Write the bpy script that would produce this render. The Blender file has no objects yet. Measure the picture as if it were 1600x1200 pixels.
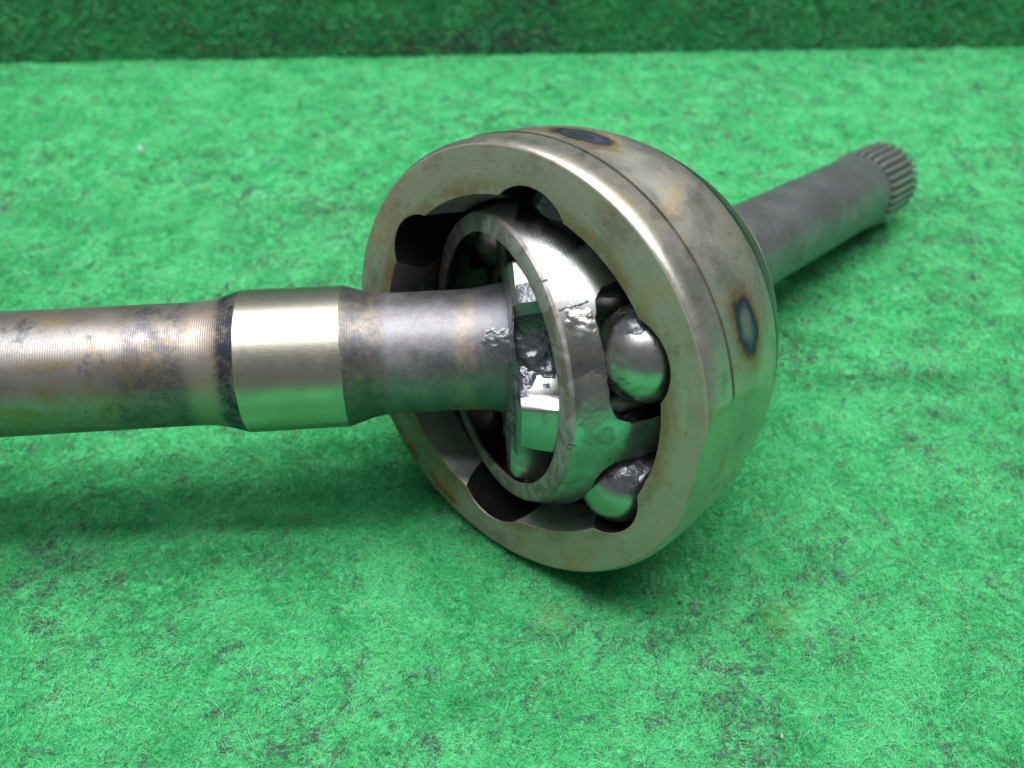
import bpy, math, random
import numpy as np
from mathutils import Matrix, Vector

# ------------------------------------------------------------------ units
# All shapes are worked out in units of the housing radius (56 mm) and built in metres.
S = 0.056
rng = np.random.default_rng(7)
random.seed(7)
scn = bpy.context.scene
COL = scn.collection

# camera pitch and the vectors of the joint, measured in camera axes (x right, y down, z forward)
PITCH = math.radians(40.0)
CAMH = 3.419
FW = np.array([0, -math.sin(PITCH), math.cos(PITCH)])
UP = np.array([0, -math.cos(PITCH), -math.sin(PITCH)])
def to_world(p, point=True):
    p = np.asarray(p, float)
    w = np.array([p[0], p @ FW, p @ UP])
    if point:
        w[2] += CAMH
    return w
Cc = np.array([-0.0159053, -0.0527377, 3.8066431])
ac = np.array([0.65516038, -0.35024971, 0.66939526])
xc = np.array([-0.99456545, 0.0571586, -0.08701988])
C = to_world(Cc)                       # centre of the housing's open face
A = to_world(ac, False)                # housing axis, towards the stub shaft
X = to_world(xc, False)                # axle axis, towards the left
J = C + A * 0.38                       # joint centre
M = A - X; M /= np.linalg.norm(M)      # cage axis (bisects the two)
U = to_world(np.array([-0.71466473, 0, 0.69946717]), False)
V = np.cross(A, U)

# ------------------------------------------------------------------ camera
cam_d = bpy.data.cameras.new("camera")
cam = bpy.data.objects.new("camera", cam_d)
COL.objects.link(cam)
cam.location = (0, 0, CAMH * S)
cam.rotation_euler = (math.radians(50.0), 0, 0)
cam_d.sensor_width = 36
cam_d.lens = 36 * 1354.8 / 1600
cam_d.clip_start = 0.01
cam_d.clip_end = 50
cam_d.dof.use_dof = True
cam_d.dof.focus_distance = 3.62 * S
cam_d.dof.aperture_fstop = 13.0
scn.camera = cam

# ------------------------------------------------------------------ light: overhead workshop tubes, dim room
world = bpy.data.worlds.new("World")
scn.world = world
world.use_nodes = True
bg = world.node_tree.nodes["Background"]
bg.inputs[0].default_value = (0.90, 0.95, 1.0, 1)
bg.inputs[1].default_value = 0.18
def tube(name, y, z, power, width, length, x=0.0):
    l = bpy.data.lights.new(name, 'AREA')
    l.shape = 'RECTANGLE'; l.size = length; l.size_y = width
    l.energy = power; l.color = (0.93, 0.97, 1.0)
    o = bpy.data.objects.new(name, l)
    COL.objects.link(o)
    o.location = (x, y, z)
    return o
JY = J[1] * S
for dy, p in ((-0.40, 3.6), (-0.18, 12.0), (0.06, 9.0), (0.28, 5.0), (0.50, 3.4)):
    tube("ceiling_tube", JY + dy, 1.15, p, 0.09, 1.3, 0.05)

vs = scn.view_settings
vs.view_transform = 'Standard'
vs.look = 'None'
vs.exposure = 0.0
vs.gamma = 1.0
scn.cycles.use_denoising = True
scn.cycles.max_bounces = 8

# ------------------------------------------------------------------ helpers
_tab = rng.random(65536)
def vnoise(p, seed=0):
    """smooth value noise in 0..1 at points p (n,3)"""
    p = np.asarray(p, float)
    i = np.floor(p).astype(np.int64); f = p - i
    f = f * f * (3 - 2 * f)
    r = 0
    for dx in (0, 1):
        for dy in (0, 1):
            for dz in (0, 1):
                h = ((i[..., 0] + dx) * 73856093) ^ ((i[..., 1] + dy) * 19349663) ^ ((i[..., 2] + dz) * 83492791) ^ (seed * 2654435)
                w = (f[..., 0] if dx else 1 - f[..., 0]) * (f[..., 1] if dy else 1 - f[..., 1]) * (f[..., 2] if dz else 1 - f[..., 2])
                r = r + w * _tab[h & 65535]
    return r
def fbm(p, seed=0, octaves=4):
    r = 0; a = 0.5; t = 0
    for k in range(octaves):
        r = r + a * vnoise(np.asarray(p) * 2 ** k, seed + k); t += a; a *= 0.5
    return r / t

def mesh_obj(name, verts, faces, mat=None, parent=None, smooth=30, frame=None):
    """verts in housing-radius units; frame = (origin, ex, ey, ez) in world units, else world axes"""
    me = bpy.data.meshes.new(name)
    me.from_pydata((np.asarray(verts) * S).tolist(), [], [list(f) for f in faces])
    me.update()
    if smooth is not None:
        me.polygons.foreach_set("use_smooth", [True] * len(me.polygons))
        me.set_sharp_from_angle(angle=math.radians(smooth))
    if mat:
        me.materials.append(mat)
    o = bpy.data.objects.new(name, me)
    COL.objects.link(o)
    if frame is not None:
        o0, ex, ey, ez = frame
        o.matrix_world = Matrix(((ex[0], ey[0], ez[0], o0[0] * S), (ex[1], ey[1], ez[1], o0[1] * S),
                                 (ex[2], ey[2], ez[2], o0[2] * S), (0, 0, 0, 1)))
    if parent:
        keep = o.matrix_world.copy()
        o.parent = parent
        o.matrix_parent_inverse = parent.matrix_world.inverted()
        o.matrix_world = keep
    return o
def grid_faces(n, m, wrap=True, base=0, flip=False):
    """n rows of m points, closed round m when wrap"""
    f = []
    for i in range(n - 1):
        for j in range(m if wrap else m - 1):
            k = (j + 1) % m
            q = (base + i * m + j, base + i * m + k, base + (i + 1) * m + k, base + (i + 1) * m + j)
            f.append(q[::-1] if flip else q)
    return f
def lathe(profile, n=128, cap0=True, cap1=True):
    """profile of (r, z) from one end to the other, turned round z"""
    t = np.linspace(0, 2 * np.pi, n, endpoint=False)
    v = np.concatenate([np.stack([r * np.cos(t), r * np.sin(t), np.full(n, z)], 1) for r, z in profile])
    f = grid_faces(len(profile), n)
    if cap0: f.append(tuple(range(n))[::-1])
    if cap1: f.append(tuple(range((len(profile) - 1) * n, len(profile) * n)))
    return v, f
def frame_of(origin, axis, hint):
    ez = axis / np.linalg.norm(axis)
    ex = hint - ez * (hint @ ez); ex /= np.linalg.norm(ex)
    return (origin, ex, np.cross(ez, ex), ez)
def tag(o, label, cat, group=None, kind=None):
    if label: o["label"] = label
    if cat: o["category"] = cat
    if group: o["group"] = group
    if kind: o["kind"] = kind

# ------------------------------------------------------------------ material helper
class NT:
    def __init__(self, name):
        self.m = bpy.data.materials.new(name); self.m.use_nodes = True
        self.t = self.m.node_tree; self.n = self.t.nodes
        self.b = self.n["Principled BSDF"]
        tc = self.n.new("ShaderNodeTexCoord")
        mp = self.n.new("ShaderNodeVectorMath"); mp.operation = 'SCALE'
        self.l(tc.outputs["Object"], mp.inputs[0]); mp.inputs["Scale"].default_value = 1 / S
        self.P = mp.outputs[0]
        sp = self.n.new("ShaderNodeSeparateXYZ"); self.l(self.P, sp.inputs[0])
        self.x, self.y, self.z = sp.outputs
    def l(self, a, b): self.t.links.new(a, b)
    def put(self, v, s):
        if isinstance(v, bpy.types.NodeSocket): self.l(v, s)
        elif isinstance(v, (tuple, list)) and len(v) == 3 and s.type == 'RGBA': s.default_value = (*v, 1)
        else: s.default_value = v
    def math(self, op, a, b=0.0, c=None, clamp=False):
        k = self.n.new("ShaderNodeMath"); k.operation = op; k.use_clamp = clamp
        self.put(a, k.inputs[0]); self.put(b, k.inputs[1])
        if c is not None: self.put(c, k.inputs[2])
        return k.outputs[0]
    def vec(self, x, y, z):
        k = self.n.new("ShaderNodeCombineXYZ")
        for v, s in zip((x, y, z), k.inputs): self.put(v, s)
        return k.outputs[0]
    def scale(self, sx, sy, sz):
        k = self.n.new("ShaderNodeVectorMath"); k.operation = 'MULTIPLY'
        self.l(self.P, k.inputs[0]); k.inputs[1].default_value = (sx, sy, sz)
        return k.outputs[0]
    def noise(self, scale, detail=4, rough=0.6, vec=None, dist=0.0):
        k = self.n.new("ShaderNodeTexNoise")
        self.l(vec if vec is not None else self.P, k.inputs["Vector"])
        k.inputs["Scale"].default_value = scale; k.inputs["Detail"].default_value = detail
        k.inputs["Roughness"].default_value = rough; k.inputs["Distortion"].default_value = dist
        return k.outputs["Fac"]
    def step(self, v, lo, hi, a=0.0, b=1.0):
        k = self.n.new("ShaderNodeMapRange"); k.interpolation_type = 'SMOOTHSTEP'
        self.put(v, k.inputs["Value"])
        k.inputs["From Min"].default_value = lo; k.inputs["From Max"].default_value = hi
        k.inputs["To Min"].default_value = a; k.inputs["To Max"].default_value = b
        return k.outputs[0]
    def band(self, v, a, b, c, d):
        return self.math('MULTIPLY', self.step(v, a, b), self.step(v, c, d, 1, 0))
    def mix(self, f, a, b):
        k = self.n.new("ShaderNodeMix"); k.data_type = 'RGBA'
        self.put(f, k.inputs[0]); self.put(a, k.inputs[6]); self.put(b, k.inputs[7])
        return k.outputs[2]
    def ramp(self, f, stops):
        k = self.n.new("ShaderNodeValToRGB"); self.l(f, k.inputs[0])
        e = k.color_ramp.elements
        while len(e) < len(stops): e.new(0.5)
        for q, (p, c) in zip(e, stops): q.position = p; q.color = (*c, 1)
        return k.outputs[0]
    def bump(self, h, dist, strength=1.0, normal=None):
        k = self.n.new("ShaderNodeBump"); self.l(h, k.inputs["Height"])
        k.inputs["Distance"].default_value = dist; k.inputs["Strength"].default_value = strength
        if normal is not None: self.l(normal, k.inputs["Normal"])
        return k.outputs[0]
    def out(self, color=None, rough=None, metal=None, normal=None, **kw):
        for k, v in (("Base Color", color), ("Roughness", rough), ("Metallic", metal), ("Normal", normal)):
            if v is not None: self.put(v, self.b.inputs[k])
        for k, v in kw.items(): self.put(v, self.b.inputs[k.replace("_", " ")])
        return self.m
    def radius(self):
        return self.math('SQRT', self.math('ADD', self.math('MULTIPLY', self.x, self.x), self.math('MULTIPLY', self.y, self.y)))
    def angle(self):
        return self.math('ARCTAN2', self.y, self.x)

# ------------------------------------------------------------------ materials
def mat_housing():
    k = NT("housing_steel")
    r = k.radius(); ang = k.angle()
    on_face = k.math('MULTIPLY', k.step(k.z, 0.002, 0.006, 1, 0), k.step(r, 0.70, 0.72))
    big = k.noise(2.2, 5, 0.62); mid = k.noise(6.0, 7, 0.68, dist=0.15); fine = k.noise(38, 4, 0.7)
    c = k.mix(k.step(big, 0.35, 0.65), (0.40, 0.375, 0.315), (0.52, 0.49, 0.42))
    # yellow-brown film of old oil, in runs and patches
    c = k.mix(k.math('MULTIPLY', k.step(mid, 0.50, 0.68), 0.7), c, (0.40, 0.30, 0.15))
    k2 = k.noise(4.0, 6, 0.7, vec=k.scale(1.6, 1.6, 1.0), dist=0.3)
    c = k.mix(k.math('MULTIPLY', k.step(k2, 0.52, 0.66), 0.55), c, (0.22, 0.195, 0.175))
    c = k.mix(k.math('MULTIPLY', on_face, k.step(big, 0.25, 0.7, 0.5, 0.9)), c, (0.29, 0.272, 0.205))
    c = k.mix(k.math('MULTIPLY', on_face, k.math('MULTIPLY', k.step(mid, 0.46, 0.68), 0.6)), c, (0.42, 0.27, 0.09))
    pch = k.noise(3.0, 9, 0.76)
    c = k.mix(k.math('MULTIPLY', on_face, k.step(pch, 0.50, 0.64, 0, 0.85)), c, (0.21, 0.185, 0.165))
    swirl = k.noise(5.0, 6, 0.7, vec=k.vec(k.math('MULTIPLY', r, 6.0), k.math('MULTIPLY', ang, 0.8), 0.0))
    c = k.mix(k.math('MULTIPLY', on_face, k.step(swirl, 0.46, 0.68, 0, 0.5)), c, (0.40, 0.38, 0.335))
    grime = k.math('MULTIPLY', k.band(k.math('ADD', r, k.math('MULTIPLY', k.math('SUBTRACT', mid, 0.5), 0.16)), 0.72, 0.74, 0.80, 0.87), k.step(pch, 0.38, 0.55))
    c = k.mix(k.math('MULTIPLY', on_face, k.math('MULTIPLY', grime, 0.8)), c, (0.22, 0.14, 0.06))
    c = k.mix(k.math('MULTIPLY', k.step(fine, 0.62, 0.72), 0.75), c, (0.11, 0.09, 0.07))
    # rust along the lower left rim
    lowrim = k.math('MULTIPLY', k.band(r, 0.90, 0.94, 1.1, 1.2), k.band(ang, -1.05, -0.85, -0.35, -0.15))
    c = k.mix(k.math('MULTIPLY', lowrim, k.step(mid, 0.42, 0.56)), c, (0.30, 0.13, 0.03))
    # heat tint left by two weld spots on the band: straw halo, blue ring, paler middle
    wob = k.math('MULTIPLY', k.math('SUBTRACT', k.noise(7, 5), 0.5), 1.3)
    for a0, z0, wa, wz, s, inner in ((math.radians(176.8), 0.345, 0.108, 0.074, 1.0, (0.33, 0.30, 0.25)), (math.radians(115.5), 0.325, 0.125, 0.070, 1.0, (0.09, 0.11, 0.12))):
        da = k.math('DIVIDE', k.math('WRAP', k.math('SUBTRACT', ang, a0), math.pi, -math.pi), wa)
        dz = k.math('DIVIDE', k.math('SUBTRACT', k.z, z0), wz)
        d = k.math('ADD', k.math('SQRT', k.math('ADD', k.math('MULTIPLY', da, da), k.math('MULTIPLY', dz, dz))), wob)
        d = k.math('DIVIDE', d, 2.2)
        tint = k.ramp(d, [(0.0, inner), (0.22, inner), (0.32, (0.13, 0.17, 0.23)), (0.42, (0.055, 0.06, 0.12)),
                          (0.50, (0.16, 0.11, 0.09)), (0.58, (0.36, 0.26, 0.14)), (0.74, (0.44, 0.38, 0.28)), (1.0, (0.45, 0.42, 0.36))])
        c = k.mix(k.math('MULTIPLY', k.step(d, 0.70, 1.0, 1, 0), s), c, tint)
    # inside of the joint: dark oiled steel
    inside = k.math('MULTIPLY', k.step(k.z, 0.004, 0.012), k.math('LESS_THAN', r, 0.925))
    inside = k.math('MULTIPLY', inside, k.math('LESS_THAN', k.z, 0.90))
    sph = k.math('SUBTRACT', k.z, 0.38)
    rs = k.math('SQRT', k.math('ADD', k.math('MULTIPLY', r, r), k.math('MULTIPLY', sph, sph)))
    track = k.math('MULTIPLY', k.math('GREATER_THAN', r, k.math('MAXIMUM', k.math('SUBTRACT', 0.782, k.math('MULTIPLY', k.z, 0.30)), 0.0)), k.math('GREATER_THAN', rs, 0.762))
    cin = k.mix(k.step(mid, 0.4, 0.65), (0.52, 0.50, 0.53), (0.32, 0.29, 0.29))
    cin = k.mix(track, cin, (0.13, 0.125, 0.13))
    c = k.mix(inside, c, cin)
    rough = k.math('ADD', k.step(mid, 0.3, 0.75, 0.33, 0.50), k.math('ADD', k.math('MULTIPLY', k.step(fine, 0.5, 0.8), 0.12), k.math('MULTIPLY', on_face, 0.10)))
    # turned grooves: on the band behind the step, and faint rings on the face
    rings = k.math('MULTIPLY', k.math('SINE', k.math('MULTIPLY', r, 2 * math.pi / 0.0105)), k.math('MULTIPLY', on_face, k.step(big, 0.35, 0.6, 0.25, 1.0)))
    h = k.math('MULTIPLY', rings, 0.22)
    n1 = k.bump(h, 0.000045)
    n2 = k.bump(fine, 0.00005, 0.55, n1)
    return k.out(c, rough, k.math('SUBTRACT', 0.96, k.math('MULTIPLY', on_face, 0.48)), n2)

def mat_axle():
    k = NT("axle_steel")
    ang = k.angle(); z = k.z
    big = k.noise(2.0, 5, 0.6, vec=k.scale(1, 1, 0.8)); mid = k.noise(6.5, 8, 0.72, dist=0.2); fine = k.noise(30, 5, 0.75); spk = k.noise(75, 3, 0.7)
    c = k.mix(k.step(big, 0.36, 0.62), (0.25, 0.232, 0.228), (0.36, 0.335, 0.325))
    # plum-grey oxide in broad bands round the shaft
    bands = k.noise(3.2, 3, 0.55, vec=k.scale(0.12, 0.12, 1))
    c = k.mix(k.math('MULTIPLY', k.step(bands, 0.48, 0.62), 0.7), c, (0.23, 0.21, 0.235))
    # rust film
    rust = k.math('MULTIPLY', k.step(mid, 0.30, 0.66), k.step(k.noise(2.6, 6, 0.62, vec=k.scale(1.3, 1.3, 0.7)), 0.32, 0.58))
    c = k.mix(k.math('MULTIPLY', rust, 0.85), c, (0.26, 0.175, 0.07))
    strk = k.noise(4.0, 7, 0.66, vec=k.scale(1.6, 1.6, 0.45))
    c = k.mix(k.math('MULTIPLY', k.step(strk, 0.50, 0.64, 0, 0.75), k.step(z, 1.75, 2.1)), c, (0.30, 0.19, 0.06))
    dk = k.math('MULTIPLY', k.band(z, 1.62, 1.70, 1.82, 2.0), k.step(k.noise(14, 9, 0.8), 0.40, 0.60, 0.15, 0.9))
    c = k.mix(dk, c, (0.125, 0.115, 0.135))
    c = k.mix(k.math('MULTIPLY', k.step(k.noise(8, 8, 0.74), 0.55, 0.66), 0.8), c, (0.10, 0.10, 0.11))
    # the neck between collar and joint is greyer, with a tan ring near its end
    neck = k.step(z, 0.84, 0.90, 1, 0)
    cn = k.mix(k.step(mid, 0.35, 0.65), (0.17, 0.163, 0.175), (0.27, 0.255, 0.265))
    cn = k.mix(k.math('MULTIPLY', k.step(fine, 0.48, 0.68), 0.45), cn, (0.185, 0.13, 0.09))
    cn = k.mix(k.math('MULTIPLY', k.band(z, 0.40, 0.44, 0.47, 0.53), k.step(mid, 0.36, 0.62, 0.1, 0.8)), cn, (0.42, 0.32, 0.23))
    cn = k.mix(k.step(z, 0.33, 0.39, 0.75, 0.0), cn, (0.20, 0.20, 0.22))
    c = k.mix(neck, c, cn)
    # mottled scale on both shoulders of the collar
    edge = k.math('ADD', z, k.math('MULTIPLY', k.math('SUBTRACT', mid, 0.5), 0.05))
    c = k.mix(k.math('MULTIPLY', k.band(edge, 1.50, 1.53, 1.60, 1.66), 0.75), c, (0.40, 0.335, 0.28))
    c = k.mix(k.math('MULTIPLY', k.band(edge, 1.42, 1.43, 1.49, 1.55), k.step(k.noise(12, 9, 0.8), 0.44, 0.62, 1.0, 0.15)), c, (0.05, 0.055, 0.07))
    c = k.mix(k.band(edge, 0.78, 0.85, 0.99, 1.0), c, k.mix(k.step(k.noise(12, 9, 0.8), 0.38, 0.66), (0.115, 0.115, 0.125), (0.26, 0.21, 0.165)))
    c = k.mix(k.math('MULTIPLY', k.step(spk, 0.62, 0.70), 0.5), c, (0.10, 0.09, 0.09))
    rough = k.math('ADD', k.step(mid, 0.3, 0.7, 0.34, 0.46), k.math('ADD', k.math('MULTIPLY', neck, 0.09), k.math('MULTIPLY', fine, 0.06)))
    ridge = k.math('SINE', k.math('MULTIPLY', z, 2 * math.pi / 0.0100))
    n1 = k.bump(k.math('MULTIPLY', ridge, k.step(big, 0.3, 0.65)), 0.000010)
    n2 = k.bump(fine, 0.00006, 0.5, n1)
    return k.out(c, rough, 0.85, n2)

def mat_collar():
    k = NT("polished_collar_steel")
    mid = k.noise(5, 5, 0.65); fine = k.noise(40, 4, 0.7); spk = k.noise(60, 2, 0.5)
    c = k.mix(k.step(mid, 0.35, 0.7), (0.54, 0.505, 0.42), (0.46, 0.425, 0.35))
    c = k.mix(k.math('MULTIPLY', k.step(spk, 0.70, 0.76), 0.6), c, (0.25, 0.18, 0.12))
    brush = k.noise(60, 3, 0.7, vec=k.scale(6, 6, 0.5))
    rough = k.math('ADD', k.step(brush, 0.3, 0.7, 0.29, 0.37), k.math('MULTIPLY', k.step(mid, 0.5, 0.7), 0.05))
    return k.out(c, rough, 1.0, k.bump(fine, 0.00002, 0.4))

def mat_steel(name, ca, cb, ra, rb, stain=(0.2, 0.15, 0.1), amount=0.5, bump=0.00003, metal=1.0):
    k = NT(name)
    big = k.noise(3.0, 4, 0.6); mid = k.noise(9, 5, 0.68, dist=0.5); fine = k.noise(45, 4, 0.7)
    c = k.mix(k.step(big, 0.35, 0.65), ca, cb)
    c = k.mix(k.math('MULTIPLY', k.step(mid, 0.52, 0.68), amount), c, stain)
    c = k.mix(k.math('MULTIPLY', k.step(fine, 0.64, 0.74), amount * 0.7), c, tuple(0.5 * s for s in stain))
    rough = k.step(mid, 0.32, 0.72, ra, rb)
    return k.out(c, rough, metal, k.bump(fine, bump, 0.5))

def mat_cage():
    k = NT("cage_steel")
    big = k.noise(2.6, 4, 0.6); mid = k.noise(8, 5, 0.68, dist=0.6); fine = k.noise(40, 4, 0.7)
    zz = k.math('ADD', k.z, k.math('MULTIPLY', k.math('SUBTRACT', mid, 0.5), 0.012))
    c = k.mix(k.step(big, 0.35, 0.65), (0.38, 0.37, 0.37), (0.48, 0.47, 0.475))
    worn = k.step(k.noise(2.0, 3, 0.5), 0.45, 0.52)
    c = k.mix(k.math('MULTIPLY', worn, 0.6), c, (0.26, 0.24, 0.22))
    c = k.mix(k.math('MULTIPLY', k.step(mid, 0.50, 0.66), 0.65), c, (0.17, 0.14, 0.11))
    # dull lip along the open end
    lip = k.step(zz, -0.335, -0.325, 1, 0)
    c = k.mix(lip, c, k.mix(k.step(mid, 0.4, 0.6), (0.30, 0.28, 0.27), (0.17, 0.14, 0.12)))
    rough = k.math('ADD', k.step(mid, 0.3, 0.75, 0.17, 0.30), k.math('ADD', k.math('MULTIPLY', lip, 0.25), k.math('MULTIPLY', worn, 0.10)))
    h = k.math('SINE', k.math('MULTIPLY', k.z, 2 * math.pi / 0.012))
    return k.out(c, rough, k.math('SUBTRACT', 1.0, k.math('MULTIPLY', lip, 0.7)), k.bump(fine, 0.00003, 0.5, k.bump(h, 0.000002)))

def mat_grease():
    k = NT("grease")
    n = k.noise(14, 4, 0.6, dist=1.0)
    c = k.mix(n, (0.06, 0.064, 0.072), (0.15, 0.155, 0.17))
    h = k.noise(30, 3, 0.5, dist=1.0)
    return k.out(c, k.step(n, 0.3, 0.7, 0.20, 0.32), 0.3, k.bump(h, 0.0004, 0.5), Specular_IOR_Level=0.9)
def mat_film():
    k = NT("grease_film")
    n = k.noise(12, 5, 0.65)
    c = k.mix(n, (0.20, 0.19, 0.17), (0.42, 0.41, 0.39))
    return k.out(c, k.step(n, 0.3, 0.7, 0.18, 0.34), 0.85, k.bump(k.noise(22, 3, 0.5, dist=1.0), 0.0003, 0.5))

def mat_mat(name, g=1.0):
    k = NT(name)
    big = k.noise(1.4, 5, 0.6); mid = k.noise(7, 5, 0.7); fine = k.noise(60, 4, 0.7)
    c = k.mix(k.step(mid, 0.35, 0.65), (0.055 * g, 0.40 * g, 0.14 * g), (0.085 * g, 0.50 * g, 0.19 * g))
    c = k.mix(k.math('MULTIPLY', k.step(k.noise(16, 5, 0.7), 0.58, 0.72), 0.5), c, (0.07, 0.16, 0.10))
    c = k.mix(k.math('MULTIPLY', k.step(big, 0.6, 0.8), 0.3), c, (0.09, 0.34, 0.15))
    return k.out(c, 1.0, 0.0, k.bump(fine, 0.0006, 0.9, k.bump(mid, 0.0015, 0.6)), Specular_IOR_Level=0.1)

def mat_fibre():
    m = bpy.data.materials.new("felt_fibre"); m.use_nodes = True
    t = m.node_tree; b = t.nodes["Principled BSDF"]
    at = t.nodes.new("ShaderNodeAttribute"); at.attribute_name = "tint"
    t.links.new(at.outputs["Color"], b.inputs["Base Color"])
    b.inputs["Roughness"].default_value = 0.75
    b.inputs["Specular IOR Level"].default_value = 0.25
    return m

def mat_plain(name, c, rough=0.6):
    k = NT(name)
    n = k.noise(40, 4, 0.6)
    return k.out(k.mix(n, tuple(0.7 * q for q in c), c), rough, 0.0, k.bump(n, 0.0002, 0.6))

MH, MA, MCOL, MCAGE, MG = mat_housing(), mat_axle(), mat_collar(), mat_cage(), mat_grease()
MFILM = mat_film()
M_STUB = mat_steel("stub_shaft_steel", (0.17, 0.16, 0.17), (0.235, 0.22, 0.23), 0.36, 0.48, (0.12, 0.105, 0.10), 0.6, metal=0.7)
M_TOOTH = mat_steel("spline_steel", (0.30, 0.285, 0.29), (0.40, 0.385, 0.39), 0.30, 0.42, (0.16, 0.15, 0.15), 0.5, metal=0.75)
M_RING = mat_steel("shoulder_ring_steel", (0.62, 0.62, 0.62), (0.68, 0.68, 0.68), 0.40, 0.50, (0.4, 0.4, 0.4), 0.3, metal=0.6)
M_RACE = mat_steel("inner_race_steel", (0.34, 0.335, 0.33), (0.43, 0.425, 0.42), 0.30, 0.44, (0.22, 0.21, 0.20), 0.5)
M_BALL = mat_steel("ball_steel", (0.40, 0.39, 0.38), (0.48, 0.47, 0.45), 0.27, 0.38, (0.22, 0.20, 0.17), 0.55)
M_MAT, M_FIB = mat_mat("green_felt"), mat_fibre()
M_WALL = mat_mat("darker_green_felt", 0.72)  # same felt greens, scaled darker for the wall

# ------------------------------------------------------------------ SETTING: the green felt mat and the matted wall behind
def mat_height(x, y):
    """felt surface in metres at x, y in metres"""
    p = np.stack([x / 0.012, y / 0.012, np.zeros_like(x)], -1)
    q = np.stack([x / 0.0035, y / 0.0035, np.ones_like(x)], -1)
    return -0.0011 + 0.0016 * (fbm(p, 3, 2) - 0.5) + 0.0008 * (vnoise(q, 9) - 0.5)
WL, WR = np.array([-5.642, 9.604]) * S, np.array([5.884, 10.139]) * S      # foot of the wall
wdir = (WR - WL) / np.linalg.norm(WR - WL); wnor = np.array([-wdir[1], wdir[0]])
def floor_mesh():
    nx, ny = 420, 330
    gx = np.linspace(-1, 1, nx); gx = np.sign(gx) * np.abs(gx) ** 1.25 * 0.62
    v01 = np.linspace(0, 1, ny)
    XX, VV = np.meshgrid(gx, v01)
    yw = WL[1] + (XX - WL[0]) * wdir[1] / wdir[0]          # far edge follows the wall
    YY = -0.12 + (yw + 0.012 + 0.12) * VV
    ZZ = mat_height(XX, YY)
    v = np.stack([XX, YY, ZZ], -1).reshape(-1, 3) / S
    return v, grid_faces(ny, nx, wrap=False)
floor = mesh_obj("floor_mat", *floor_mesh(), M_MAT, smooth=180)
tag(floor, "bright green felt mat lying under the drive axle", "mat", kind="structure")
def wall_mesh():
    nu, nv = 260, 90
    v = []
    for j in range(nv):
        for i in range(nu):
            s = (i / (nu - 1) - 0.5) * 1.4; z = -0.004 + 0.17 * (j / (nv - 1)) ** 1.3
            b = (vnoise(np.array([[s / 0.012, z / 0.012, 5.0]]))[0] - 0.5) * 0.0016
            p = (WL + WR) / 2 + wdir * s - wnor * b
            v.append((p[0] / S, p[1] / S, z / S))
    f = grid_faces(nv, nu, wrap=False)
    n = len(v)
    # thickness: a back sheet and the edges
    for j in (0, nv - 1):
        for i in (0, nu - 1):
            p = np.array(v[j * nu + i]); p[:2] += wnor * 0.02 / S; v.append(tuple(p))
    a, b, c, d = n, n + 1, n + 2, n + 3
    f += [(b, a, c, d), (0, nu - 1, b, a)[::-1], ((nv - 1) * nu, nv * nu - 1, d, c), (0, a, c, (nv - 1) * nu), (nu - 1, nv * nu - 1, d, b)]
    return v, f
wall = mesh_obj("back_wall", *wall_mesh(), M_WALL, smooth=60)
tag(wall, "upright wall covered in darker green felt behind the mat", "wall", kind="structure")

def fibre_tints(p, n, seed, dark=0.055):
    """colour of each fibre: greens, with clumps of grey-black and a few straw ones (p in metres)"""
    q = np.stack([p[:, 0], p[:, 1], p[:, 2] * 0.6], 1)
    pale = fbm(q / 0.011, seed, 3); clump = 0.75 * fbm(q @ np.array([[0.8, -0.6, 0], [0.6, 0.8, 0], [0, 0, 1.0]]) / np.array([0.0034, 0.0021, 0.003]), seed + 11, 3) + 0.25 * vnoise(q / 0.009, seed + 31); patch = fbm(q / 0.05, seed + 51, 2); plum = fbm(q / 0.03, seed + 23, 2)
    r = rng.random(n)
    base = np.array([0.080, 0.53, 0.185]); light = np.array([0.165, 0.67, 0.29]); deep = np.array([0.036, 0.34, 0.105])
    w = np.clip((pale - 0.5) * 1.35 + 0.5 + (r - 0.5) * 0.9, 0, 1)[:, None]
    c = np.where(w > 0.5, base + (light - base) * (w - 0.5) * 2, deep + (base - deep) * w * 2)
    pd = dark * (0.4 + 3.0 * np.clip(patch - 0.4, 0, 1)) + np.clip((clump + 0.22 * (patch - 0.5) - 0.575) * 4.5, 0, 0.55)
    k = rng.random(n) < pd
    c[k] = np.array([0.04, 0.06, 0.05]) + rng.random((k.sum(), 1)) * np.array([0.13, 0.13, 0.13])
    t = rng.random(n) < 0.012
    c[t] = np.array([0.34, 0.36, 0.14]) * (0.6 + 0.6 * rng.random((t.sum(), 1)))
    # two old stains on the mat: one orange-brown, one pale straw
    for (sx, sy, rad, col, amt) in ((0.0735, 0.134, 0.007, (0.27, 0.29, 0.08), 0.6), (0.0115, 0.1355, 0.006, (0.42, 0.46, 0.22), 0.55),
                                    (-0.064, 0.170, 0.004, (0.20, 0.36, 0.06), 0.5)):
        d = np.hypot(p[:, 0] - sx, p[:, 1] - sy) / rad + (pale - 0.5) * 2
        f = (np.clip(1.3 - d, 0, 1) * amt * (rng.random(n) < 0.8))[:, None]
        c = c * (1 - f) + np.array(col) * f
    return np.concatenate([c, np.ones((n, 1))], 1)
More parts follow.
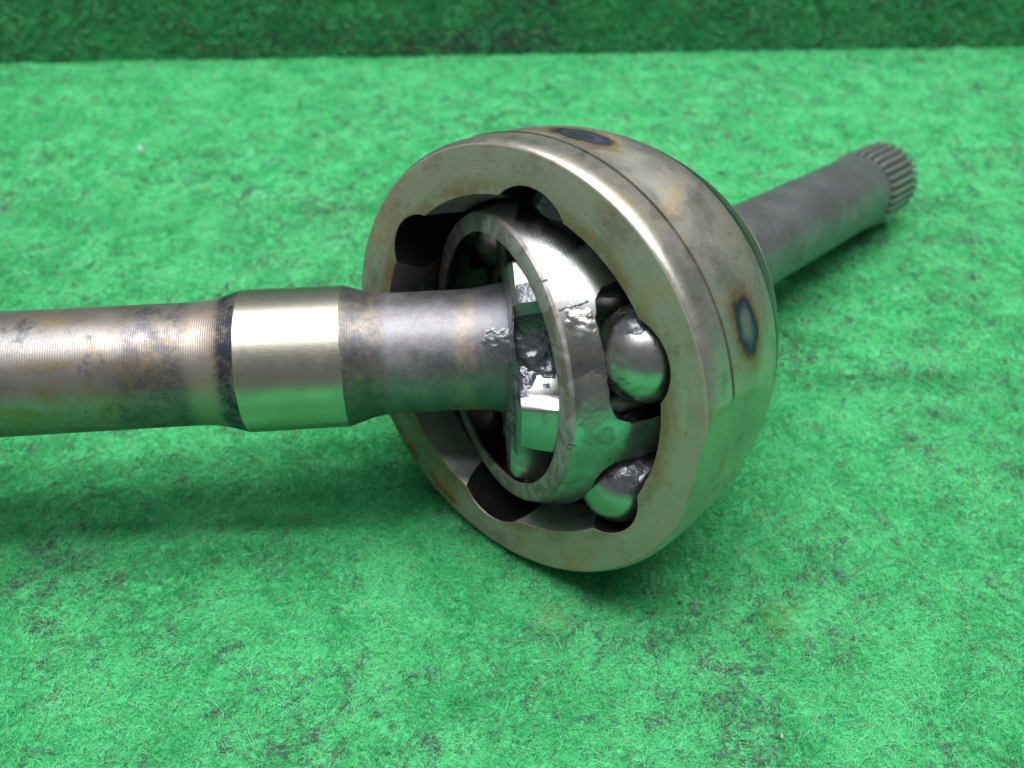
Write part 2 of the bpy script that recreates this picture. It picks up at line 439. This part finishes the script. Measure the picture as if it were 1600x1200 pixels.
def fibre_object(name, pos, tint, rad, npts=7):
    n = len(pos)
    cu = bpy.data.hair_curves.new(name)
    cu.add_curves([npts] * n)
    cu.attributes["position"].data.foreach_set("vector", np.ascontiguousarray(pos, np.float32).ravel())
    ra = cu.attributes.new("radius", 'FLOAT', 'POINT') if "radius" not in cu.attributes else cu.attributes["radius"]
    prof = np.array([0.8, 1, 1, 1, 1, 0.8, 0.35])[:npts]
    ra.data.foreach_set("value", np.ascontiguousarray((rad[:, None] * prof[None]).astype(np.float32)).ravel())
    ta = cu.attributes.new("tint", 'FLOAT_COLOR', 'CURVE')
    ta.data.foreach_set("color", np.ascontiguousarray(tint.astype(np.float32)).ravel())
    cu.materials.append(M_FIB)
    o = bpy.data.objects.new(name, cu); COL.objects.link(o)
    return o
def strands(n, length, lift, npts=7, curl=1.0, lie=None):
    """flat curly strands round the origin: (n, npts, 3)"""
    h0 = rng.random(n) * 2 * np.pi if lie is None else lie + rng.normal(0, 0.75, n)
    k = rng.normal(0, 1.0, n) * curl; kk = rng.normal(0, 0.4, n) * curl
    seg = length / (npts - 1)
    p = np.zeros((n, npts, 3)); h = h0.copy()
    for i in range(1, npts):
        h = h + k * 0.55 + kk * (i - npts / 2) * 0.3
        p[:, i, 0] = p[:, i - 1, 0] + np.cos(h) * seg; p[:, i, 1] = p[:, i - 1, 1] + np.sin(h) * seg
    p[..., :2] -= p[..., :2].mean(1, keepdims=True)
    u = np.linspace(0, 1, npts)[None]
    ph = rng.random((n, 1)) * 0.5
    p[..., 2] = lift[:, None] * np.sin(np.pi * (0.15 + 0.85 * u) * (0.7 + ph)) ** 2
    return p
def floor_pile():
    parts = []
    for (n, y0, y1, hw0, hw1, L, R) in ((170000, 0.070, 0.235, 0.155, 0.215, 0.0027, 0.000046), (70000, 0.225, 0.36, 0.20, 0.28, 0.0038, 0.000085),
                                        (60000, 0.35, 0.585, 0.27, 0.42, 0.0050, 0.00014)):
        y = y0 + (y1 - y0) * rng.random(n); t = (y - y0) / (y1 - y0)
        x = (hw0 + (hw1 - hw0) * t) * (rng.random(n) * 2 - 1)
        keep = y < WL[1] + (x - WL[0]) * wdir[1] / wdir[0] - 0.001
        x, y = x[keep], y[keep]; n = len(x)
        length = L * np.exp(rng.normal(0, 0.45, n)); longer = rng.random(n) < 0.030; length[longer] *= 1.9
        lift = np.abs(rng.normal(0, 1, n)) * 0.00075 + 0.0003
        lie = 0.75 + 3.2 * (fbm(np.stack([x / 0.03, y / 0.03, 0 * x + 8], 1), 71, 2) - 0.5) + np.clip((x - 0.02) * 8, -0.2, 1.2)
        p = strands(n, length, lift, lie=lie)
        p[..., 0] += x[:, None]; p[..., 1] += y[:, None]
        p[..., 2] += mat_height(p[..., 0].ravel(), p[..., 1].ravel()).reshape(n, -1)
        tint = fibre_tints(np.stack([x, y, 0 * x], 1), n, 40)
        stray = longer & (rng.random(n) < 0.5)
        tint[stray, :3] = np.array([0.20, 0.66, 0.32]) * (0.8 + 0.4 * rng.random((stray.sum(), 1)))
        parts.append((p, tint, R * (0.7 + 0.6 * rng.random(n))))
    return [np.concatenate(q) for q in zip(*parts)]
fp = fibre_object("felt_pile", *floor_pile())
fp.parent = floor; fp["kind"] = "stuff"
def wall_pile():
    n = 60000
    s = (rng.random(n) - 0.5) * 0.95; z = 0.001 + 0.13 * rng.random(n) ** 1.4
    L = 0.005 * np.exp(rng.normal(0, 0.4, n))
    q = strands(n, L, np.abs(rng.normal(0, 1, n)) * 0.0009 + 0.0004)
    base = (WL + WR) / 2
    p = np.empty_like(q)
    sx = s[:, None] + q[..., 0]
    p[..., 0] = base[0] + wdir[0] * sx - wnor[0] * (q[..., 2] + 0.0004)
    p[..., 1] = base[1] + wdir[1] * sx - wnor[1] * (q[..., 2] + 0.0004)
    p[..., 2] = np.maximum(z[:, None] + q[..., 1], 0.0)
    tint = fibre_tints(np.stack([s, z, 0 * s + 3], 1), n, 90, 0.20)
    tint[:, :3] *= 0.72  # wall fibres all toned darker than the floor's
    return p, tint, 0.00015 * (0.7 + 0.6 * rng.random(n))
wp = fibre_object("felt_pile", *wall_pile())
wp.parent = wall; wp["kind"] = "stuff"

# ------------------------------------------------------------------ THE DRIVE AXLE
axle = bpy.data.objects.new("drive_axle", None)
COL.objects.link(axle)
axle.location = (J[0] * S, J[1] * S, 0)
axle.empty_display_size = 0.02
bpy.context.view_layer.update()
tag(axle, "used steel drive axle with open ball joint lying bent on green felt", "drive axle")

BF = (C, U, V, A)                        # housing frame: z = 0 on the open face
PH0 = math.radians(57.6)                 # first ball track
TRACK = [PH0 + math.radians(60 * k) for k in range(6)]

# --- housing: turned bell with six ball tracks and three milled flats
RP = 0.210
def track_centre(z): return 0.695 - 0.43 * (z - 0.38) ** 2
def land_radius(z):
    s = math.sqrt(max(0.755 ** 2 - (z - 0.38) ** 2, 0.0))
    return max(s, 0.7786 - 0.30 * z) if z < 0.38 else s
FLATS = [math.radians(207.5)]
FD = math.cos(math.radians(17.5))
def housing_mesh():
    nG, nL = 60, 60                     # per sector: points inside a track and on a land
    zi = [0, 0.004, 0.02, 0.045, 0.09, 0.13, 0.18, 0.24, 0.31, 0.38, 0.46, 0.54, 0.62, 0.70, 0.78, 0.85, 0.91, 0.96, 1.0]
    def crit(z):
        g, rl = track_centre(z), land_radius(z)
        cosd = (g * g + rl * rl - RP * RP) / (2 * g * rl)
        return math.acos(max(-1, min(1, cosd))) if abs(cosd) < 1 else 0.02
    u1 = np.linspace(-1, 1, nG, endpoint=False); u2 = np.linspace(0, 1, nL, endpoint=False)
    rows = []
    th_face = None
    for z in zi:
        g, rl, dc = track_centre(z), land_radius(z), crit(z)
        th, rr = [], []
        for t in TRACK:
            d = u1 * dc
            rad = g * np.cos(d) + np.sqrt(np.maximum(RP ** 2 - (g * np.sin(d)) ** 2, 0))
            if z < 0.004: rad = rad + 0.004
            th += list(t + d); rr += list(np.maximum(rad, rl))
            d2 = dc + u2 * (math.radians(60) - 2 * dc)
            th += list(t + d2); rr += [rl + (0.002 if z < 0.004 else 0)] * nL
        th, rr = np.array(th), np.array(rr)
        if th_face is None: th_face = th
        rows.append(np.stack([rr * np.cos(th), rr * np.sin(th), np.full(len(th), z)], 1))
    inner = rows[::-1]                   # from the bottom of the cavity out to the face
    prof = [(0.850, 0.0)] + [(0.9715 + 0.0285 * math.sin(q), 0.064 * (1 - math.cos(q))) for q in np.linspace(0, math.pi / 2, 12)] + [(1.0, 0.110), (0.9995, 0.154), (0.985, 0.157),
            (0.985, 0.166), (1.0025, 0.168)]
    kz = [0.168, 0.35, 0.55, 0.75, 0.95, 1.1, 1.22, 1.32]; kr = [1.0025, 0.991, 0.963, 0.896, 0.801, 0.711, 0.60, 0.46]
    NR = 33; pit = 0.0172
    zz = np.concatenate([0.172 + pit * (np.arange(NR * 4) / 4.0), np.linspace(0.172 + pit * NR, 1.32, 24)])
    co = np.polyfit(kz, kr, 5)
    rz = np.polyval(co, zz); rz = rz + (1.0025 - np.polyval(co, 0.168)) * np.exp(-(zz - 0.168) / 0.1)
    ridge = np.where(zz < 0.172 + pit * NR - 1e-6, np.array([1.0, 0.35, -1.0, 0.35])[np.arange(len(zz)) % 4], 0) * 0.00095
    prof += [(min(r, 1.0025) + q, z) for r, z, q in zip(rz, zz, ridge)] + [(0.42, 1.34), (0.25, 1.345)]
    outer = []
    for r, z in prof:
        rad = np.full(len(th_face), r)
        for fl in FLATS:
            d = (th_face - fl + np.pi) % (2 * np.pi) - np.pi
            lim = FD / np.maximum(np.cos(d), 0.05)
            rad = np.where(np.abs(d) < 0.6, np.minimum(rad, lim - (0.001 if z == 0 and r > 0.9 else 0)), rad)
        if z == 0.0 and r < 0.9:         # ring on the face just outside the tracks
            rad = np.maximum(np.hypot(inner[-1][:, 0], inner[-1][:, 1]) + 0.008, 0.80)
        outer.append(np.stack([rad * np.cos(th_face), rad * np.sin(th_face), np.full(len(th_face), z)], 1))
    allr = inner + outer
    m = len(th_face)
    v = np.concatenate(allr)
    f = grid_faces(len(allr), m)
    f.append(tuple(range(m))[::-1]); f.append(tuple(range((len(allr) - 1) * m, len(allr) * m)))
    return v, f
housing = mesh_obj("joint_housing", *housing_mesh(), MH, axle, smooth=14, frame=BF)
housing["label"] = "bell shaped steel housing with six ball tracks and heat stained band"

# --- stub shaft and its splined end
SP0, SP1, NT_ = 3.894, 4.427, 30
stub_prof = [(0.36, 1.30), (0.345, 1.45), (0.315, 1.56), (0.290, 1.72), (0.278, 1.95), (0.272, 2.4), (0.270, 3.2), (0.270, SP0 - 0.03), (0.250, SP0 + 0.02), (0.250, SP1 - 0.02), (0.235, SP1)]
stub = mesh_obj("stub_shaft", *lathe(stub_prof, 128), M_STUB, axle, smooth=24, frame=BF)
ring = mesh_obj("shoulder_ring", *lathe([(0.30, 1.30), (0.49, 1.29), (0.508, 1.32), (0.515, 1.36), (0.515, 1.44), (0.511, 1.462), (0.500, 1.48), (0.48, 1.492), (0.30, 1.50)], 128), M_RING, stub, smooth=30, frame=BF)
def tooth_mesh():
    h = math.pi / NT_
    r0, r1, w0, w1 = 0.247, 0.285, h * 0.72, h * 0.40
    v = []
    for z, top in ((SP0 - 0.005, 0.27), (SP0 + 0.05, r1), (SP1 - 0.03, r1), (SP1, 0.262)):
        for r, a in ((r0, -w0), (top, -w1), (top, w1), (r0, w0)):
            v.append((r * math.cos(a), r * math.sin(a), z))
    f = [(0, 1, 2, 3), (15, 14, 13, 12)]
    for k in range(3):
        for i in range(4):
            j = (i + 1) % 4
            f.append((k * 4 + i, (k + 1) * 4 + i, (k + 1) * 4 + j, k * 4 + j))
    return v, f
tooth0 = mesh_obj("spline_tooth", *tooth_mesh(), M_TOOTH, stub, smooth=None, frame=BF)
base_m = tooth0.matrix_world.copy()
for k in range(1, NT_):
    t = tooth0.copy(); COL.objects.link(t)
    t.parent = stub; t.matrix_parent_inverse = stub.matrix_world.inverted()
    t.matrix_world = base_m @ Matrix.Rotation(2 * math.pi * k / NT_, 4, 'Z')

# --- cage: spherical ring with six windows
CF = frame_of(J, M, U)
def ball_centre(k):
    e = math.cos(TRACK[k]) * U + math.sin(TRACK[k]) * V
    d = e - A * (e @ M) / (A @ M)
    return J + 0.69 * d / np.linalg.norm(d)
BALLS = [ball_centre(k) for k in range(6)]
def azim(fr, p):
    q = p - fr[0]; return math.atan2(q @ fr[2], q @ fr[1])
ca = [azim(CF, b) for b in BALLS]
sgn = 1 if ((ca[1] - ca[0] + math.pi) % (2 * math.pi) - math.pi) > 0 else -1
CP = np.angle(np.mean([np.exp(1j * (c - sgn * k * math.pi / 3)) for k, c in enumerate(ca)]))
RO, RI, HT = 0.742, 0.672, 0.352
def cage_mesh():
    K = 96
    hw, hh, n = math.radians(22.3), 0.203, 5.0       # window half sizes, superellipse power
    SW = math.radians(30)
    # matched boundary points: outer rectangle and window, going round in the same directions
    per = []
    q = K // 4
    for i in range(q): per.append((1, -1 + 2 * i / q))
    for i in range(q): per.append((1 - 2 * i / q, 1))
    for i in range(q): per.append((-1, 1 - 2 * i / q))
    for i in range(q): per.append((-1 + 2 * i / q, -1))
    per = np.array(per)
    out = per * np.array([SW, HT])
    t = np.arctan2(per[:, 1], per[:, 0])
    rad = (np.abs(np.cos(t)) ** n + np.abs(np.sin(t)) ** n) ** (-1 / n)
    win0 = np.stack([rad * np.cos(t) * hw, rad * np.sin(t) * hh], 1)
    v, f = [], []
    def pt(th, z, r):
        if z < -HT + 1e-6 and r > 0.7: rr = 0.640
        elif z < -HT + 1e-6: rr = 0.579
        else: rr = math.sqrt(r * r - z * z)
        return (rr * math.cos(th), rr * math.sin(th), z)
    L = [0, 0.03, 0.25, 0.5, 0.75, 0.95, 1.0]
    for s in range(6):
        off = CP + s * math.pi / 3
        base = len(v)
        wear = vnoise(np.stack([win0[:, 0] * 22 + 9 * s, win0[:, 1] * 30, 0 * t + s], 1), 77) + 0.5 * vnoise(np.stack([win0[:, 0] * 60 + 9 * s, win0[:, 1] * 80, 0 * t + s], 1), 78)
        win = win0 * (1 + 0.06 * np.clip(wear - 0.62, 0, 1)[:, None])
        for r in (RO, RI):
            for w in L:
                uv = win + (out - win) * w
                for th, z in uv: v.append(pt(off + th, z, r))
        nl = len(L)
        f += grid_faces(nl, K, base=base)
        f += grid_faces(nl, K, base=base + nl * K, flip=True)
        for i in range(K):
            j = (i + 1) % K
            f.append((base + j, base + i, base + nl * K + i, base + nl * K + j))     # window wall
            if abs(per[i][1]) == 1 and abs(per[j][1]) == 1 and per[i][1] == per[j][1]:
                a = base + (nl - 1) * K; b = base + (2 * nl - 1) * K
                f.append((a + i, a + j, b + j, b + i))
    return v, f
cage = mesh_obj("ball_cage", *cage_mesh(), MCAGE, axle, smooth=28, frame=CF)
def weld(o, d=2e-6, ang=28):
    import bmesh
    bm = bmesh.new(); bm.from_mesh(o.data); bmesh.ops.remove_doubles(bm, verts=bm.verts, dist=d)
    bmesh.ops.recalc_face_normals(bm, faces=bm.faces); bm.to_mesh(o.data); bm.free()
    o.data.set_sharp_from_angle(angle=math.radians(ang))
weld(cage)
weld(housing, ang=14)

# --- inner race: star of six lands and six tracks on the axle end
AF = frame_of(J, X, np.array([0.0, 0.0, 1.0]))
ra_ = [azim(AF, b) for b in BALLS]
sg2 = 1 if ((ra_[1] - ra_[0] + math.pi) % (2 * math.pi) - math.pi) > 0 else -1
RPH = np.angle(np.mean([np.exp(1j * (c - sg2 * k * math.pi / 3)) for k, c in enumerate(ra_)]))
def race_radius(d, z):
    """d: angle from the nearest track centre"""
    rho = math.sqrt(0.655 ** 2 - z * z)
    g = 0.695 - 0.43 * z * z
    rb = 0.205
    cut = rb ** 2 - (g * np.sin(d)) ** 2
    rg = np.where(cut > 0, g * np.cos(d) - np.sqrt(np.maximum(cut, 0)), 9)
    # chamfered land edge
    dc = math.acos(max(-1, min(1, (g * g + rho * rho - rb * rb) / (2 * g * rho))))
    ch = rho - 0.030 + np.maximum(np.abs(d) - dc, -0.03) * 0.62
    return np.minimum(np.minimum(rg, rho), np.where(np.abs(d) >= dc - 0.03, ch, 9))
def race_mesh(n=432, bore=0.262, zs=(0.275, 0.258, 0.20, 0.12, 0.05, 0.0, -0.06, -0.13, -0.2, -0.26, -0.275), off=None):
    th = np.linspace(0, 2 * np.pi, n, endpoint=False)
    d = (th - RPH + math.pi / 6) % (math.pi / 3) - math.pi / 6
    rows = [np.stack([q * np.cos(th), q * np.sin(th), np.full(n, z)], 1) for q, z in ((bore, -0.275), (bore, 0.205), (0.335, 0.225), (0.335, 0.275))]
    for i, z in enumerate(zs):
        r = race_radius(d, z)
        if i in (0, len(zs) - 1): r = r - 0.018
        rows.append(np.stack([r * np.cos(th), r * np.sin(th), np.full(n, z)], 1))
    rows.append(rows[0])
    v = np.concatenate(rows)
    return v, grid_faces(len(rows), n, flip=True)
race = mesh_obj("inner_race", *race_mesh(), M_RACE, axle, smooth=22, frame=AF)
weld(race)

# --- axle shaft with its polished collar
def rad_axle(t):
    pts = [(0.243, 0.302), (0.262, 0.3045), (0.30, 0.298), (0.36, 0.287), (0.44, 0.2795), (0.55, 0.2775), (0.78, 0.2780), (0.83, 0.2800), (0.88, 0.2880), (0.93, 0.3030), (0.970, 0.3160), (0.993, 0.3222)]
    return pts
right = [(0.255, -0.16), (0.255, 0.236)] + [(r, z) for z, r in rad_axle(0)]
left = [(0.3222, 1.438), (0.3180, 1.455), (0.3050, 1.495), (0.2920, 1.540), (0.2830, 1.590), (0.2790, 1.650), (0.2780, 1.75), (0.2782, 3.0), (0.2785, 5.0), (0.2785, 8.0)]
collar_prof = [(0.3222, 0.993), (0.3236, 0.9955), (0.3236, 1.4355), (0.3222, 1.438)]
shaft = mesh_obj("axle_shaft", *lathe(right + [(0.3150, 0.996), (0.3150, 1.435)] + left, 160), MA, axle, smooth=30, frame=AF)
shaft["label"] = "stained axle shaft with turned marks and brown rust film"
collar = mesh_obj("bearing_collar", *lathe([(0.316, 0.994)] + collar_prof + [(0.316, 1.437)], 160, False, False), MCOL, shaft, smooth=25, frame=AF)
collar["label"] = "bright polished collar on the axle shaft"

# --- bearing balls
def uv_sphere(r, n=48, m=28):
    v = [(0, 0, r)]
    for i in range(1, m):
        p = math.pi * i / m
        for j in range(n):
            t = 2 * math.pi * j / n
            v.append((r * math.sin(p) * math.cos(t), r * math.sin(p) * math.sin(t), r * math.cos(p)))
    v.append((0, 0, -r))
    f = [(0, 1 + j, 1 + (j + 1) % n) for j in range(n)] + grid_faces(m - 1, n, base=1, flip=False)
    f += [(len(v) - 1, 1 + (m - 2) * n + (j + 1) % n, 1 + (m - 2) * n + j) for j in range(n)]
    f = [f[k] if len(f[k]) == 3 else f[k][::-1] for k in range(len(f))]
    return v, f
RB = 0.203
ball0 = mesh_obj("bearing_ball", *uv_sphere(RB), M_BALL, axle, smooth=180, frame=(BALLS[0], U, V, A))
for k in range(1, 6):
    b = ball0.copy(); COL.objects.link(b)
    b.parent = axle; b.matrix_parent_inverse = axle.matrix_world.inverted()
    R = Matrix.Rotation(1.1 * k, 4, (0.3, 0.8, 0.5))
    b.matrix_world = Matrix.Translation(Vector((BALLS[k] * S).tolist())) @ R

# --- grease, plus a painted dark reflection and a crevice line: draped skins that sink under the metal at their ragged edges
def grease_skin(points, normals, mask, thick, seed, parent, freq=20.0, mat=None):
    """points, normals (n,m,3) in world units; mask (n,m): >0 inside"""
    n, m, _ = points.shape
    q = points.reshape(-1, 3)
    a = fbm(q * freq * 0.75, seed, 3).reshape(n, m); b = vnoise(q * freq * 3.2, seed + 5).reshape(n, m)
    h = thick * (np.clip(mask, -1, 1) * 1.0 + (a - 0.5) * 2.4 + (b - 0.5) * 0.6)
    h = np.clip(h, -0.012, thick * 2.0)
    p = points + normals * h[..., None]
    org = p.reshape(-1, 3).mean(0)
    v = p.reshape(-1, 3) - org
    keep = h > -0.008
    f = []
    for i in range(n - 1):
        for j in range(m - 1):
            if keep[i, j] or keep[i + 1, j] or keep[i, j + 1] or keep[i + 1, j + 1]:
                f.append((i * m + j, i * m + j + 1, (i + 1) * m + j + 1, (i + 1) * m + j))
    if not f: return None
    used = sorted({k for q_ in f for k in q_}); ren = {k: i for i, k in enumerate(used)}
    return mesh_obj("grease_or_dark_skin", v[used], [[ren[k] for k in q_] for q_ in f], mat or MG, parent, smooth=180,
                    frame=(org, np.array([1., 0, 0]), np.array([0, 1., 0]), np.array([0, 0, 1.])))
def loc(fr, p):
    return fr[0] + p[..., 0:1] * fr[1] + p[..., 1:2] * fr[2] + p[..., 2:3] * fr[3]
def bump2(u, v, u0, v0, wu, wv, k=1.4):
    return k * (1 - np.sqrt(((u - u0) / wu) ** 2 + ((v - v0) / wv) ** 2))
# ball tops
def ball_grease(k, toward, size, thick, seed, mat=None):
    d = toward / np.linalg.norm(toward)
    fr = frame_of(BALLS[k], d, np.array([0.3, 0.9, 0.1]))
    rr = np.linspace(0.001, size * 1.35, 50); tt = np.linspace(0, 2 * np.pi, 110)
    R_, T_ = np.meshgrid(rr, tt, indexing='ij')
    N = np.stack([np.sin(R_) * np.cos(T_), np.sin(R_) * np.sin(T_), np.cos(R_)], -1)
    p = loc(fr, N * RB); nn = loc((np.zeros(3), *fr[1:]), N)
    return grease_skin(p, nn, 1.3 * (1 - R_ / size), thick, seed, axle, 14.0, mat)
ball_grease(2, np.array([0.20, -0.12, 0.90]), 0.66, 0.009, 3)
ball_grease(2, np.array([0.48, -0.42, 0.62]), 0.56, 0.011, 5)
ball_grease(2, np.array([-0.35, -0.25, 0.85]), 0.30, 0.006, 6)
ball_grease(2, np.array([-0.75, -0.62, 0.02]), 0.36, 0.004, 8, MFILM)
ball_grease(3, np.array([0.15, 0.0, 0.95]), 0.85, 0.008, 13)
ball_grease(3, np.array([0.8, -0.3, 0.4]), 0.60, 0.006, 14)
ball_grease(1, np.array([-0.5, -0.6, 0.6]), 1.3, 0.008, 21)
# axle end and inner race: points round the axle axis
def az_of(world_dir):
    return math.atan2(world_dir @ AF[2], world_dir @ AF[1])
cam_dir = -J / np.linalg.norm(J); camaz = az_of(np.array([0, -1, 0.0]))
def race_grease_or_dark(a0, wa, z0, wz, thick, seed, freq=19.0):
    th = np.linspace(a0 - wa * 1.4, a0 + wa * 1.4, 160); zz = np.linspace(max(z0 - wz * 1.4, -0.2), min(z0 + wz * 1.4, 0.275), 46)
    Z, T = np.meshgrid(zz, th, indexing='ij')
    d = (T - RPH + math.pi / 6) % (math.pi / 3) - math.pi / 6
    r = np.array([race_radius(d[i], zz[i]) for i in range(len(zz))])
    r = r - 0.018 * np.clip((Z - 0.258) / 0.017, 0, 1)
    P = np.stack([r * np.cos(T), r * np.sin(T), Z], -1)
    N = np.stack([np.cos(T), np.sin(T), 0.15 + 0 * T], -1); N /= np.linalg.norm(N, axis=-1, keepdims=True)
    return grease_skin(loc(AF, P), loc((np.zeros(3), *AF[1:]), N), bump2(T, Z, a0, z0, wa, wz), thick, seed, axle, freq)
def face_grease(a0, wa, r0, wr, thick, seed):
    """on the race's end face, in the gap beside the axle shoulder"""
    th = np.linspace(a0 - wa * 1.3, a0 + wa * 1.3, 200); rr = np.linspace(r0 - wr * 1.4, r0 + wr * 1.4, 40)
    R_, T = np.meshgrid(rr, th, indexing='ij')
    P = np.stack([R_ * np.cos(T), R_ * np.sin(T), np.full_like(T, 0.277)], -1)
    N = np.zeros_like(P); N[..., 2] = 1
    return grease_skin(loc(AF, P), loc((np.zeros(3), *AF[1:]), N), bump2(T, R_, a0, r0, wa, wr, 1.2), thick, seed, axle, 13.0)
def shaft_grease(a0, wa, z0, wz, thick, seed):
    th = np.linspace(a0 - wa * 1.4, a0 + wa * 1.4, 90); zz = np.linspace(max(0.246, z0 - wz * 1.4), z0 + wz * 1.4, 70)
    Z, T = np.meshgrid(zz, th, indexing='ij')
    pts = rad_axle(0)
    r = np.interp(Z, [p[0] for p in pts], [p[1] for p in pts])
    P = np.stack([r * np.cos(T), r * np.sin(T), Z], -1)
    N = np.stack([np.cos(T), np.sin(T), 0 * T], -1)
    return grease_skin(loc(AF, P), loc((np.zeros(3), *AF[1:]), N), bump2(T, Z, a0, z0, wa, wz, 1.2), thick, seed, axle, 15.0)
def cage_grease_or_crevice(a0, wa, z0, wz, thick, seed, mat=None):
    th = np.linspace(a0 - wa * 1.4, a0 + wa * 1.4, 90); zz = np.linspace(max(z0 - wz * 1.4, -0.34), min(z0 + wz * 1.4, -0.212), 50)
    Z, T = np.meshgrid(zz, th, indexing='ij')
    r = np.sqrt(RO ** 2 - Z ** 2)
    P = np.stack([r * np.cos(T), r * np.sin(T), Z], -1)
    return grease_skin(loc(CF, P), loc((np.zeros(3), *CF[1:]), P / RO), bump2(T, Z, a0, z0, wa, wz, 1.2), thick, seed, axle, 15.0, mat or MFILM)
cage_ball = CP + sgn * 2 * math.pi / 3
up_side = 1 if (CF[1] * -math.sin(cage_ball) + CF[2] * math.cos(cage_ball))[2] > 0 else -1
cage_grease_or_crevice(cage_ball + up_side * 0.20, 0.13, -0.255, 0.05, 0.005, 61)
cage_grease_or_crevice(cage_ball + up_side * 0.325, 0.016, -0.255, 0.075, 0.0022, 66, MG)  # thin dark strip standing in for the crevice across the cage band
cage_grease_or_crevice(cage_ball - up_side * 0.20, 0.16, -0.262, 0.05, 0.003, 62)
UPA = az_of(np.array([0, 0, 1.0]))
dsg = 1 if ((camaz - UPA + math.pi) % (2 * math.pi) - math.pi) > 0 else -1
def elev(e): return camaz - dsg * math.radians(e)        # azimuth round the axle, e degrees above the camera side
race_grease_or_dark(elev(36), 0.21, 0.20, 0.17, 0.014, 31)
race_grease_or_dark(elev(24), 0.10, 0.245, 0.05, 0.010, 32)
face_grease(elev(20), 0.50, 0.46, 0.09, 0.014, 41)
face_grease(elev(-22), 0.55, 0.36, 0.07, 0.012, 42)
face_grease(elev(-62), 0.35, 0.40, 0.09, 0.016, 43)
race_grease_or_dark(elev(50), 0.15, 0.17, 0.22, 0.006, 33, 8.0)  # added dark skin imitating a dark reflection on the upper land
shaft_grease(elev(42), 0.30, 0.33, 0.085, 0.006, 51)
shaft_grease(elev(22), 0.10, 0.275, 0.05, 0.009, 52)

# ------------------------------------------------------------------ SMALL THINGS lying on the felt
def ground_at(px, py):
    f = 1354.8
    ray = np.array([(px - 800) / f, (py - 600) / f, 1.0])
    p = ray * (-CAMH) / (ray @ UP)
    w = to_world(p); return np.array([w[0], w[1], 0.0])
def chip(name, px, py, size, mat, label, cat, seed, stretch=(1, 1, 0.6), group=None, lift=0.3):
    r2 = np.random.default_rng(seed)
    v, f = uv_sphere(1.0, 9, 6)
    v = np.array(v)
    v = v * (0.75 + 0.5 * r2.random((len(v), 1))) * np.array(stretch)
    a = r2.random() * 6.28
    R_ = np.array([[math.cos(a), -math.sin(a), 0], [math.sin(a), math.cos(a), 0], [0, 0, 1]])
    p = ground_at(px, py); z = size * stretch[2] * lift
    o = mesh_obj(name, (v * size) @ R_.T, f, mat, smooth=35, frame=(p + np.array([0, 0, z]), np.array([1., 0, 0]), np.array([0, 1., 0]), np.array([0, 0, 1.])))
    tag(o, label, cat, group)
    return o
M_WHITE = mat_plain("white_plastic", (0.80, 0.80, 0.82)); M_TAN = mat_plain("tan_wood", (0.50, 0.34, 0.20))
chip("white_chip", 222, 242, 0.036, M_WHITE, "small white chip lying alone on the mat to the upper left of the axle", "chip", 1, (0.7, 0.6, 1.2), lift=1.0)
chip("white_chip", 683, 765, 0.010, M_WHITE, "tiny white crumb on the mat touching the lower left rim of the housing", "chip", 2, (1, 1, 1), lift=1.0)
chip("white_chip", 1460, 72, 0.030, M_WHITE, "white crumb at the foot of the back wall", "chip", 3, lift=0.8)
chip("tan_fleck", 1511, 983, 0.010, M_TAN, "tan splinter on the mat near the right edge of the picture", "fleck", 4, (1.3, 0.45, 0.4), lift=2.2)
chip("tan_fleck", 1221, 1151, 0.010, M_TAN, "tan splinter on the mat near the bottom of the picture", "fleck", 5, (1.3, 0.6, 0.4), lift=2.2)
